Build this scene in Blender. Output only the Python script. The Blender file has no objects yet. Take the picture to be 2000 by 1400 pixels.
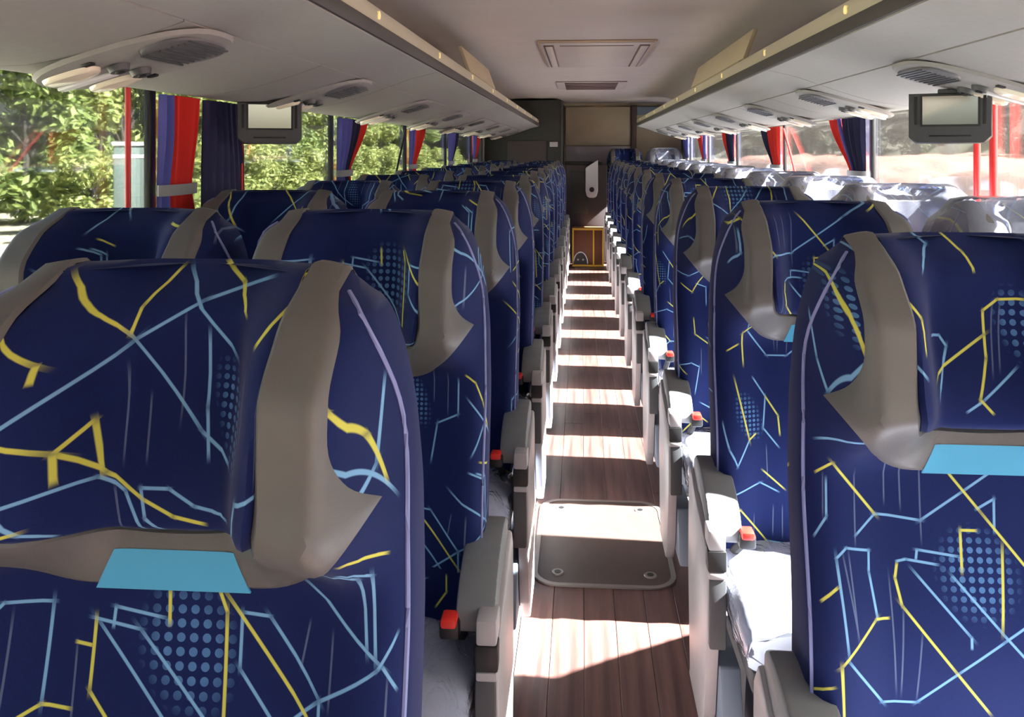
import bpy, bmesh, math, random
from mathutils import Vector, Matrix
random.seed(7)
PI = math.pi
S = bpy.context.scene
COL = S.collection

# ------------------------------------------------------------------ camera
# bus frame: x across (0 = photographer), y towards the rear, z up (floor 0), metres
F_PX = 1605.0
EYE = 1.38
cam = bpy.data.cameras.new('camera')
cam.sensor_width = 36.0
cam.lens = F_PX / 2000 * 36.0
cam.shift_x = -0.0125
cam.shift_y = -0.2035
cam.clip_start = 0.02
cam_o = bpy.data.objects.new('camera', cam)
COL.objects.link(cam_o)
cam_o.location = (0, 0, EYE)
cam_o.rotation_euler = (PI / 2, 0, math.radians(4.0))
S.camera = cam_o

# ------------------------------------------------------------------ light
SUN_DIR = Vector((-1.0, 0.05, -0.86))
w = bpy.data.worlds.new('sky'); S.world = w; w.use_nodes = True
nt = w.node_tree; nt.nodes.clear()
sky = nt.nodes.new('ShaderNodeTexSky'); sky.sky_type = 'NISHITA'
sky.sun_disc = False
sky.sun_elevation = math.radians(41)
sky.sun_rotation = math.radians(98)
sky.dust_density = 4.0; sky.air_density = 1.0; sky.ozone_density = 0.6
bgn = nt.nodes.new('ShaderNodeBackground'); bgn.inputs[1].default_value = 0.62
wo = nt.nodes.new('ShaderNodeOutputWorld')
nt.links.new(sky.outputs[0], bgn.inputs[0]); nt.links.new(bgn.outputs[0], wo.inputs[0])
sl = bpy.data.lights.new('sun', 'SUN'); sl.energy = 170.0; sl.angle = math.radians(0.6)
sl.color = (1.0, 0.965, 0.92)
so = bpy.data.objects.new('sun', sl); COL.objects.link(so)
so.rotation_euler = SUN_DIR.to_track_quat('-Z', 'Y').to_euler()
so.location = (20, 0, 20)
S.view_settings.view_transform = 'Standard'
S.view_settings.look = 'None'
S.view_settings.gamma = 1.0
S.view_settings.use_curve_mapping = False
S.view_settings.exposure = -0.25

# ------------------------------------------------------------------ materials
def srgb(r, g, b):
    def f(c):
        c /= 255.0
        return c / 12.92 if c <= 0.04045 else ((c + 0.055) / 1.055) ** 2.4
    return (f(r), f(g), f(b), 1.0)

def newmat(name):
    m = bpy.data.materials.new(name); m.use_nodes = True
    n = m.node_tree
    return m, n, n.nodes['Principled BSDF']

def plain(name, col, rough=0.6, metal=0.0, noise=0.0, nscale=30.0, bump=0.0, bscale=200.0, spec=0.5):
    m, n, b = newmat(name)
    b.inputs['Roughness'].default_value = rough
    b.inputs['Metallic'].default_value = metal
    b.inputs['Specular IOR Level'].default_value = spec
    b.inputs['Base Color'].default_value = col
    if noise or bump:
        tc = n.nodes.new('ShaderNodeTexCoord')
    if noise:
        t = n.nodes.new('ShaderNodeTexNoise'); t.inputs['Scale'].default_value = nscale
        t.inputs['Detail'].default_value = 3
        n.links.new(tc.outputs['Object'], t.inputs['Vector'])
        r = n.nodes.new('ShaderNodeMapRange')
        r.inputs['From Min'].default_value = 0.3; r.inputs['From Max'].default_value = 0.7
        r.inputs['To Min'].default_value = 1 - noise; r.inputs['To Max'].default_value = 1 + noise
        n.links.new(t.outputs['Fac'], r.inputs['Value'])
        mx = n.nodes.new('ShaderNodeVectorMath'); mx.operation = 'SCALE'
        mx.inputs[0].default_value = col[:3]
        n.links.new(r.outputs[0], mx.inputs['Scale'])
        n.links.new(mx.outputs[0], b.inputs['Base Color'])
    if bump:
        t2 = n.nodes.new('ShaderNodeTexNoise'); t2.inputs['Scale'].default_value = bscale
        n.links.new(tc.outputs['Object'], t2.inputs['Vector'])
        bp = n.nodes.new('ShaderNodeBump'); bp.inputs['Strength'].default_value = bump
        bp.inputs['Distance'].default_value = 0.002
        n.links.new(t2.outputs['Fac'], bp.inputs['Height'])
        n.links.new(bp.outputs[0], b.inputs['Normal'])
    return m

def emit(name, col, st):
    m, n, b = newmat(name)
    b.inputs['Base Color'].default_value = col
    b.inputs['Emission Color'].default_value = col
    b.inputs['Emission Strength'].default_value = st
    return m

def see_through(name, tint, gloss, white=0.0, rough=0.05, wrinkle=0.0, wscale=40.0):
    """thin clear film or pane: transparent + a little gloss + a little milky white"""
    m = bpy.data.materials.new(name); m.use_nodes = True
    n = m.node_tree; n.nodes.clear()
    out = n.nodes.new('ShaderNodeOutputMaterial')
    tr = n.nodes.new('ShaderNodeBsdfTransparent'); tr.inputs[0].default_value = tint
    gl = n.nodes.new('ShaderNodeBsdfGlossy'); gl.inputs['Roughness'].default_value = rough
    fr = n.nodes.new('ShaderNodeFresnel'); fr.inputs[0].default_value = 1.45
    mu = n.nodes.new('ShaderNodeMath'); mu.operation = 'MULTIPLY'; mu.inputs[1].default_value = gloss
    mu.use_clamp = True
    mx = n.nodes.new('ShaderNodeMixShader')
    n.links.new(fr.outputs[0], mu.inputs[0]); n.links.new(mu.outputs[0], mx.inputs[0])
    last = tr
    if white:
        df = n.nodes.new('ShaderNodeBsdfDiffuse'); df.inputs[0].default_value = (0.72, 0.77, 0.98, 1)
        m2 = n.nodes.new('ShaderNodeMixShader'); m2.inputs[0].default_value = white
        n.links.new(tr.outputs[0], m2.inputs[1]); n.links.new(df.outputs[0], m2.inputs[2])
        last = m2
    n.links.new(last.outputs[0], mx.inputs[1]); n.links.new(gl.outputs[0], mx.inputs[2])
    n.links.new(mx.outputs[0], out.inputs[0])
    if wrinkle:
        tc = n.nodes.new('ShaderNodeTexCoord')
        mp = n.nodes.new('ShaderNodeMapping'); mp.inputs['Scale'].default_value = (1, 0.45, 1)
        mp.inputs['Rotation'].default_value = (0, 0, 0.6)
        t = n.nodes.new('ShaderNodeTexNoise'); t.inputs['Scale'].default_value = wscale
        t.inputs['Detail'].default_value = 4; t.inputs['Distortion'].default_value = 1.5
        bp = n.nodes.new('ShaderNodeBump'); bp.inputs['Strength'].default_value = wrinkle
        bp.inputs['Distance'].default_value = 0.01
        n.links.new(tc.outputs['Object'], mp.inputs[0]); n.links.new(mp.outputs[0], t.inputs['Vector'])
        n.links.new(t.outputs['Fac'], bp.inputs['Height'])
        for k in (gl, fr):
            n.links.new(bp.outputs[0], k.inputs['Normal'])
    return m

# --- the printed seat fabric: polylines in a 0.50 x 0.475 m repeat
def fx(px): return (px - 1137) * 0.85 / 1605 + 0.415
def fz(py): return EYE - (py - 293) * 0.85 / 1605
YEL = [[(30,560),(160,680),(158,708)], [(135,540),(250,655),(270,600),(305,535)],
       [(-20,668),(185,840),(240,900),(310,950),(370,980),(430,992)],
       [(190,890),(185,840),(217,802),(235,900)], [(395,525),(450,560),(493,610)],
       [(75,945),(160,955)], [(670,700),(710,730),(745,800),(780,900)],
       [(340,1145),(342,1205)], [(440,1145),(455,1180),(460,1400)], [(455,1150),(650,1390)],
       [(195,1200),(192,1330),(250,1400)], [(160,1245),(190,1250)],
       [(30,1390),(100,1355),(155,1362)], [(720,1010),(780,1035)], [(560,640),(600,580),(600,520)]]
BLU = [[(10,885),(260,665),(390,590),(520,545)], [(330,540),(470,690)], [(250,655),(410,830),(480,880)],
       [(410,650),(415,790),(430,875)], [(185,990),(160,960),(140,900),(230,905),(275,935),(310,1012)],
       [(345,1010),(315,985),(305,930),(360,930),(410,960),(480,975)],
       [(5,1400),(5,1185),(25,1165),(108,1172),(100,1355)], [(230,1215),(233,1178),(330,1195)],
       [(190,1200),(285,1218),(450,1400)], [(200,1205),(365,1400)],
       [(490,1180),(540,1185),(645,1320),(645,1400)], [(485,1180),(485,1280),(580,1400)],
       [(615,1105),(770,1245),(800,1290)], [(545,1400),(640,1325),(760,1250),(805,1195)],
       [(680,1040),(730,1070),(740,1220)], [(705,1045),(752,1070),(757,1235)],
       [(680,790),(800,930)], [(690,980),(760,860),(775,720)], [(540,1010),(560,880),(640,840),(640,720)]]
DIM = [[(360,620),(365,810)], [(250,720),(265,880)], [(300,770),(310,880)], [(40,1190),(30,1380)],
       [(160,1250),(160,1390)], [(620,1190),(605,1270)], [(670,1200),(665,1330)], [(600,700),(600,840)],
       [(545,690),(545,800)], [(255,930),(270,1010)], [(780,1270),(770,1390)]]

# the cloth of the other side: a taller repeat
def gx(px): return math.tan(math.atan((px - 1025) / 1605) - math.radians(4)) * 1.17 - 0.545
def gz(py): return EYE - (py - 293) * 1.125 / 1605
YEL2 = [[(1597,485),(1642,675),(1664,657)], [(1808,734),(1924,658),(1926,612),(1955,590),(2005,588)], [(1924,658),(1921,701),(1900,777),(1923,802)],
        [(1884,468),(1905,500),(1911,535)], [(1578,928),(1613,905),(1702,1012)], [(1825,900),(1912,1005),(2040,1160)],
        [(1592,1165),(1617,1138)], [(1720,1203),(1695,1203),(1622,1283),(1627,1390)], [(1572,1345),(1610,1325)],
        [(1742,1105),(1737,1130),(1748,1180),(1852,1305),(1915,1380)], [(1868,1115),(1870,1040),(1900,1040)], [(1950,1070),(1940,1220)],
        [(1700,540),(1740,600),(1745,660)], [(1690,780),(1760,840)], [(2060,1240),(2110,1200),(2180,1290)], [(2080,560),(2130,640),(2190,600)],
        [(2050,880),(2120,830),(2125,760)], [(2160,1010),(2210,960)]]
BLU2 = [[(1660,1045),(1702,1012),(1793,1024),(1880,967),(1975,903),(2060,850)], [(1635,1260),(1617,1085),(1637,1067),(1685,1077),(1683,1115),(1697,1200)],
        [(1742,1100),(1760,1096),(1820,1104)], [(1780,1095),(1783,1078),(1862,1088)], [(1775,1118),(1880,1235),(1880,1255)], [(1850,1125),(1940,1225),(2020,1310)],
        [(2090,1150),(1995,1205),(1945,1240),(1855,1305),(1775,1365),(1708,1365),(1637,1275)], [(1905,1000),(1940,980),(1937,1040)],
        [(1642,675),(1602,760),(1580,705),(1560,620)], [(1808,655),(1834,660),(1846,680),(1815,770)], [(1975,720),(1905,780),(1875,800)],
        [(1822,468),(1840,487),(1794,533)], [(1660,480),(1700,540),(1690,640),(1740,700)], [(1575,1050),(1600,1010),(1600,940)],
        [(2120,1100),(2100,980),(2140,960),(2190,975),(2200,1100)], [(2040,480),(2150,560),(2230,540)], [(2060,700),(2060,620),(2110,600)],
        [(1580,860),(1680,820),(1740,850)], [(2090,1390),(2150,1330),(2210,1350)]]
DIM2 = [[(1593,930),(1593,1010)], [(1660,930),(1657,1060)], [(1755,900),(1755,1000)], [(1795,900),(1793,1060)], [(1725,900),(1723,990)],
        [(1630,1080),(1657,1235)], [(1642,1080),(1655,1230)], [(1750,1190),(1745,1345)], [(1785,1235),(1775,1355)], [(1725,1130),(1735,1340)],
        [(1945,600),(1930,730)], [(1960,600),(1945,720)], [(2090,900),(2090,1010)], [(1700,700),(1705,800)]]

def seg_field(n, src, polys, width, fx, fz):
    """1 on any segment of the polylines; the running minimum rides in the z channel"""
    s0 = n.nodes.new('ShaderNodeSeparateXYZ'); n.links.new(src, s0.inputs[0])
    c0 = n.nodes.new('ShaderNodeCombineXYZ')
    n.links.new(s0.outputs[0], c0.inputs[0]); n.links.new(s0.outputs[1], c0.inputs[1]); c0.inputs[2].default_value = 50.0
    cur = c0.outputs[0]; acc = None
    for pl in polys:
        for (a, b) in zip(pl[:-1], pl[1:]):
            ax, az, bx, bz = fx(a[0]), fz(a[1]), fx(b[0]), fz(b[1])
            L = math.hypot(bx - ax, bz - az)
            mp = n.nodes.new('ShaderNodeMapping'); mp.vector_type = 'TEXTURE'
            mp.inputs['Location'].default_value = ((ax + bx) / 2, (az + bz) / 2, 0)
            mp.inputs['Rotation'].default_value = (0, 0, math.atan2(bz - az, bx - ax))
            mp.inputs['Scale'].default_value = (L / 2 + width * 0.7, width, 1)
            n.links.new(cur, mp.inputs['Vector'])
            ab = n.nodes.new('ShaderNodeVectorMath'); ab.operation = 'ABSOLUTE'
            n.links.new(mp.outputs[0], ab.inputs[0])
            sp = n.nodes.new('ShaderNodeSeparateXYZ'); n.links.new(ab.outputs[0], sp.inputs[0])
            mx = n.nodes.new('ShaderNodeMath'); mx.operation = 'MAXIMUM'
            n.links.new(sp.outputs[0], mx.inputs[0]); n.links.new(sp.outputs[1], mx.inputs[1])
            mn = n.nodes.new('ShaderNodeMath'); mn.operation = 'MINIMUM'
            n.links.new(sp.outputs[2], mn.inputs[0]); n.links.new(mx.outputs[0], mn.inputs[1])
            acc = mn.outputs[0]
            cb = n.nodes.new('ShaderNodeCombineXYZ')
            n.links.new(s0.outputs[0], cb.inputs[0]); n.links.new(s0.outputs[1], cb.inputs[1]); n.links.new(acc, cb.inputs[2])
            cur = cb.outputs[0]
    st = n.nodes.new('ShaderNodeMapRange'); st.interpolation_type = 'SMOOTHSTEP'
    st.inputs['From Min'].default_value = 1.25; st.inputs['From Max'].default_value = 0.6
    n.links.new(acc, st.inputs['Value'])
    return st.outputs[0]

def mth(n, op, a, b=None, clamp=False):
    k = n.nodes.new('ShaderNodeMath'); k.operation = op; k.use_clamp = clamp
    for i, v in enumerate((a, b)):
        if v is None: continue
        if isinstance(v, (int, float)): k.inputs[i].default_value = v
        else: n.links.new(v, k.inputs[i])
    return k.outputs[0]

def fabric_material(name, YEL, BLU, DIM, fx, fz, zlo, dot_list):
    m, n, b = newmat(name)
    tc = n.nodes.new('ShaderNodeTexCoord'); oi = n.nodes.new('ShaderNodeObjectInfo')
    sp = n.nodes.new('ShaderNodeSeparateXYZ'); n.links.new(tc.outputs['Object'], sp.inputs[0])
    so_ = n.nodes.new('ShaderNodeSeparateColor'); n.links.new(oi.outputs['Color'], so_.inputs[0])
    # unfold the sides: walk on around the bolster with depth
    ax = mth(n, 'ABSOLUTE', sp.outputs[0])
    sg = mth(n, 'SIGN', sp.outputs[0])
    fall = mth(n, 'MAXIMUM', mth(n, 'SUBTRACT', ax, 0.2), 0.0)
    side = mth(n, 'MULTIPLY', mth(n, 'MULTIPLY', fall, 14.0), mth(n, 'ADD', sp.outputs[1], 0.10))
    u = mth(n, 'ADD', sp.outputs[0], mth(n, 'MULTIPLY', sg, side))
    # red channel mirrors, green / blue shift the cloth
    u = mth(n, 'MULTIPLY', u, mth(n, 'SUBTRACT', mth(n, 'MULTIPLY', so_.outputs[0], 2.0), 1.0))
    u = mth(n, 'ADD', u, so_.outputs[1])
    vv = mth(n, 'ADD', sp.outputs[2], so_.outputs[2])
    # wrap into the repeat
    def wrap(v, lo, hi):
        k = n.nodes.new('ShaderNodeMath'); k.operation = 'WRAP'
        n.links.new(v, k.inputs[0]); k.inputs[1].default_value = hi; k.inputs[2].default_value = lo
        return k.outputs[0]
    u = wrap(u, -0.245, 0.255); vv = wrap(vv, zlo, 1.27)
    cx = n.nodes.new('ShaderNodeCombineXYZ'); n.links.new(u, cx.inputs[0]); n.links.new(vv, cx.inputs[1])
    src = cx.outputs[0]
    fy = seg_field(n, src, YEL, 0.0019, fx, fz)
    fb = seg_field(n, src, BLU, 0.0018, fx, fz)
    fd = seg_field(n, src, DIM, 0.0012, fx, fz)
    # dots
    def dots(x0, x1, z0, z1, stp):
        s1 = n.nodes.new('ShaderNodeVectorMath'); s1.operation = 'SCALE'; s1.inputs['Scale'].default_value = 1 / stp
        n.links.new(src, s1.inputs[0])
        fr = n.nodes.new('ShaderNodeVectorMath'); fr.operation = 'FRACTION'; n.links.new(s1.outputs[0], fr.inputs[0])
        sb = n.nodes.new('ShaderNodeVectorMath'); sb.operation = 'SUBTRACT'
        sb.inputs[1].default_value = (0.5, 0.5, 0); n.links.new(fr.outputs[0], sb.inputs[0])
        ln = n.nodes.new('ShaderNodeVectorMath'); ln.operation = 'LENGTH'; n.links.new(sb.outputs[0], ln.inputs[0])
        dd = mth(n, 'LESS_THAN', ln.outputs['Value'], 0.33)
        mp = n.nodes.new('ShaderNodeMapping'); mp.vector_type = 'TEXTURE'
        mp.inputs['Location'].default_value = ((x0 + x1) / 2, (z0 + z1) / 2, 0)
        mp.inputs['Scale'].default_value = (abs(x1 - x0) / 2, abs(z1 - z0) / 2, 1)
        mp.inputs['Rotation'].default_value = (0, 0, 0.35)
        n.links.new(src, mp.inputs['Vector'])
        l2 = n.nodes.new('ShaderNodeVectorMath'); l2.operation = 'LENGTH'; n.links.new(mp.outputs[0], l2.inputs[0])
        ins = n.nodes.new('ShaderNodeMapRange'); ins.inputs['From Min'].default_value = 1.1
        ins.inputs['From Max'].default_value = 0.5
        n.links.new(l2.outputs['Value'], ins.inputs['Value'])
        return mth(n, 'MULTIPLY', dd, ins.outputs[0])
    ds = None
    for (xa, xb, ya, yb, stp) in dot_list:
        d_ = dots(fx(xa), fx(xb), fz(ya), fz(yb), stp)
        ds = d_ if ds is None else mth(n, 'MAXIMUM', ds, d_)
    nz = n.nodes.new('ShaderNodeTexNoise'); nz.inputs['Scale'].default_value = 900
    n.links.new(tc.outputs['Object'], nz.inputs['Vector'])
    def mix(fac, a, bcol, k=1.0):
        x = n.nodes.new('ShaderNodeMix'); x.data_type = 'RGBA'
        f = mth(n, 'MULTIPLY', fac, k)
        n.links.new(f, x.inputs['Factor'])
        if isinstance(a, tuple): x.inputs[6].default_value = a
        else: n.links.new(a, x.inputs[6])
        x.inputs[7].default_value = bcol
        return x.outputs[2]
    c = mix(nz.outputs['Fac'], (0.005, 0.010, 0.058, 1), (0.009, 0.020, 0.105, 1))
    c = mix(ds, c, (0.10, 0.24, 0.48, 1), 0.7)
    c = mix(fd, c, (0.13, 0.17, 0.27, 1), 0.65)
    c = mix(fb, c, (0.20, 0.42, 0.66, 1), 0.9)
    c = mix(fy, c, (0.62, 0.60, 0.10, 1), 0.95)
    n.links.new(c, b.inputs['Base Color'])
    b.inputs['Roughness'].default_value = 0.75
    b.inputs['Sheen Weight'].default_value = 0.08
    b.inputs['Sheen Roughness'].default_value = 0.4
    b.inputs['Specular IOR Level'].default_value = 0.12
    return m

M = {}
M['fabric'] = fabric_material('printed_blue_fabric', YEL, BLU, DIM, fx, fz, 0.795, [(290, 480, 1370, 1120, .0135), (440, 520, 900, 690, .009)])
M['fabric_b'] = fabric_material('printed_blue_fabric_second_cut', YEL2, BLU2, DIM2, gx, gz, 0.60, [(1820, 1975, 1210, 1030, .0125), (1600, 1680, 680, 520, .010), (1950, 2040, 720, 560, .0135)])
M['leather'] = plain('grey_leather', srgb(98, 96, 93), 0.5, noise=0.05, nscale=8, bump=0.15, bscale=500)
M['tab'] = plain('light_blue_vinyl', srgb(75, 165, 205), 0.5)
M['piping'] = plain('lilac_piping', srgb(128, 135, 185), 0.6)
M['arm'] = plain('grey_arm_plastic', srgb(112, 114, 117), 0.45, noise=0.03)
M['panel'] = plain('pale_panel_plastic', srgb(170, 166, 168), 0.4, noise=0.03)
M['dark'] = plain('black_plastic', srgb(24, 24, 26), 0.45)
M['mid'] = plain('charcoal_plastic', srgb(70, 72, 76), 0.5)
M['bluegrey'] = plain('blue_grey_metal', srgb(120, 132, 148), 0.5)
M['red'] = plain('red_button', srgb(215, 45, 35), 0.4)
M['webbing'] = plain('black_webbing', srgb(20, 20, 24), 0.9)
M['film'] = see_through('clear_plastic_film', (0.97, 0.98, 1, 1), 2.0, white=0.48, rough=0.16, wrinkle=0.9, wscale=22)
M['film_head'] = see_through('clear_head_bag', (0.97, 0.98, 1, 1), 1.6, white=0.24, rough=0.2, wrinkle=0.8, wscale=18)
M['glass'] = see_through('window_glass', (0.93, 0.96, 0.95, 1), 0.9, rough=0.02)
def dusty_glass():
    m = see_through('dusty_window_glass', (0.93, 0.95, 0.95, 1), 0.9, rough=0.03)
    n = m.node_tree; out = n.nodes['Material Output']; last = out.inputs[0].links[0].from_socket
    tl = n.nodes.new('ShaderNodeBsdfTranslucent'); tl.inputs[0].default_value = (0.95, 0.9, 0.85, 1)
    tc = n.nodes.new('ShaderNodeTexCoord'); t = n.nodes.new('ShaderNodeTexNoise'); t.inputs['Scale'].default_value = 3.0
    t.inputs['Detail'].default_value = 5
    n.links.new(tc.outputs['Object'], t.inputs['Vector'])
    r = n.nodes.new('ShaderNodeMapRange'); r.inputs['To Min'].default_value = 0.0008; r.inputs['To Max'].default_value = 0.0035
    n.links.new(t.outputs['Fac'], r.inputs['Value'])
    mx = n.nodes.new('ShaderNodeMixShader'); n.links.new(r.outputs[0], mx.inputs[0])
    n.links.new(last, mx.inputs[1]); n.links.new(tl.outputs[0], mx.inputs[2]); n.links.new(mx.outputs[0], out.inputs[0])
    return m
M['dusty'] = dusty_glass()
M['rack'] = plain('rack_grey_fabric', srgb(136, 133, 131), 0.75, noise=0.03, nscale=60, bump=0.1, bscale=600)
M['ceil'] = plain('ceiling_vinyl', srgb(172, 160, 158), 0.7, noise=0.03, nscale=4)
M['cove'] = plain('cove_vinyl', srgb(178, 152, 128), 0.7, noise=0.03, nscale=4)
M['rubber'] = plain('rack_rubber', srgb(58, 54, 52), 0.6)
M['rail'] = plain('rack_rail', srgb(176, 168, 148), 0.4)
M['lamp'] = emit('rack_lamp', srgb(255, 225, 150), 0.5)
M['wall'] = plain('side_wall_grey', srgb(150, 148, 150), 0.7, noise=0.04)
M['beige'] = plain('rear_beige', srgb(176, 160, 136), 0.6, noise=0.04, nscale=5)
M['lilac'] = plain('rear_lilac', srgb(172, 165, 172), 0.6)
M['brown'] = plain('brown_trim', srgb(88, 66, 62), 0.6)
M['cabin'] = plain('cabin_dark', srgb(52, 54, 50), 0.6, noise=0.06, nscale=4)
M['cabin2'] = plain('cabin_brown', srgb(66, 58, 60), 0.6)
M['black_frame'] = plain('window_rubber', srgb(16, 17, 20), 0.5)
M['redpost'] = plain('red_paint', srgb(190, 32, 30), 0.4)
M['c_lilac'] = plain('curtain_blue', srgb(88, 92, 168), 0.9)
M['c_red'] = plain('curtain_red', srgb(205, 40, 34), 0.9)
M['c_navy'] = plain('curtain_navy', srgb(30, 30, 66), 0.9)
M['c_tie'] = plain('curtain_tie', srgb(150, 150, 152), 0.6)
M['white'] = plain('white_plastic', srgb(225, 225, 228), 0.4)
M['yellow'] = plain('yellow_edge', srgb(225, 180, 60), 0.5)
M['stepwood'] = plain('step_brown', srgb(110, 66, 40), 0.6, noise=0.15, nscale=12)
M['metal'] = plain('hatch_metal', srgb(150, 142, 138), 0.4, metal=0.6)
M['hatch'] = plain('floor_hatch', srgb(78, 62, 58), 0.5, noise=0.08, nscale=20)
M['grille'] = plain('speaker_grille', srgb(92, 90, 94), 0.6)
M['lens'] = plain('lamp_lens', srgb(235, 226, 205), 0.15, spec=0.8)
M['bezel'] = plain('monitor_case', srgb(70, 70, 74), 0.5)
M['screen'] = plain('monitor_screen', srgb(228, 230, 232), 0.06, spec=1.0)
M['screen'].node_tree.nodes['Principled BSDF'].inputs['Metallic'].default_value = 1.0
M['seam'] = plain('seam_shadow_gap', srgb(60, 56, 54), 0.9)

def wood_material():
    m, n, b = newmat('vinyl_wood')
    tc = n.nodes.new('ShaderNodeTexCoord'); oi = n.nodes.new('ShaderNodeObjectInfo')
    mp = n.nodes.new('ShaderNodeMapping'); mp.inputs['Scale'].default_value = (26, 1.3, 1)
    n.links.new(tc.outputs['Object'], mp.inputs[0])
    ad = n.nodes.new('ShaderNodeVectorMath'); n.links.new(mp.outputs[0], ad.inputs[0])
    n.links.new(oi.outputs['Location'], ad.inputs[1])
    t = n.nodes.new('ShaderNodeTexNoise'); t.inputs['Scale'].default_value = 1.6; t.inputs['Detail'].default_value = 6
    n.links.new(ad.outputs[0], t.inputs['Vector'])
    r = n.nodes.new('ShaderNodeValToRGB')
    r.color_ramp.elements[0].position = 0.3; r.color_ramp.elements[0].color = srgb(72, 48, 46)
    r.color_ramp.elements[1].position = 0.75; r.color_ramp.elements[1].color = srgb(118, 86, 80)
    n.links.new(t.outputs['Fac'], r.inputs[0])
    hv = n.nodes.new('ShaderNodeHueSaturation')
    mr = n.nodes.new('ShaderNodeMapRange'); mr.inputs['To Min'].default_value = 0.8; mr.inputs['To Max'].default_value = 1.2
    n.links.new(oi.outputs['Random'], mr.inputs['Value']); n.links.new(mr.outputs[0], hv.inputs['Value'])
    n.links.new(r.outputs[0], hv.inputs['Color']); n.links.new(hv.outputs[0], b.inputs['Base Color'])
    b.inputs['Roughness'].default_value = 0.38
    return m
M['wood'] = wood_material()

def leaf_material(name, c1, c2):
    m, n, b = newmat(name)
    g = n.nodes.new('ShaderNodeNewGeometry')
    r = n.nodes.new('ShaderNodeValToRGB')
    r.color_ramp.elements[0].color = c1; r.color_ramp.elements[1].color = c2
    n.links.new(g.outputs['Random Per Island'], r.inputs[0])
    n.links.new(r.outputs[0], b.inputs['Base Color'])
    b.inputs['Roughness'].default_value = 0.6
    tl = n.nodes.new('ShaderNodeBsdfTranslucent'); n.links.new(r.outputs[0], tl.inputs[0])
    mx = n.nodes.new('ShaderNodeMixShader'); mx.inputs[0].default_value = 0.35
    out = n.nodes['Material Output']
    n.links.new(b.outputs[0], mx.inputs[1]); n.links.new(tl.outputs[0], mx.inputs[2])
    n.links.new(mx.outputs[0], out.inputs[0])
    return m
M['leaf'] = leaf_material('leaves_green', srgb(72, 92, 44), srgb(140, 154, 84))
M['leaf2'] = leaf_material('leaves_yellow_green', srgb(98, 114, 56), srgb(168, 174, 104))
M['leaf3'] = leaf_material('leaves_grey_green', srgb(70, 74, 58), srgb(116, 116, 96))
M['bark'] = plain('bark', srgb(58, 55, 50), 0.9, noise=0.2, nscale=6)
M['sand'] = plain('pale_ground', srgb(146, 142, 124), 0.95, noise=0.12, nscale=0.5)
M['earth'] = plain('red_earth', srgb(158, 116, 104), 0.95, noise=0.22, nscale=0.9)
M['scrub'] = plain('scrub_slope', srgb(100, 98, 84), 0.95, noise=0.25, nscale=0.6)

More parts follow.
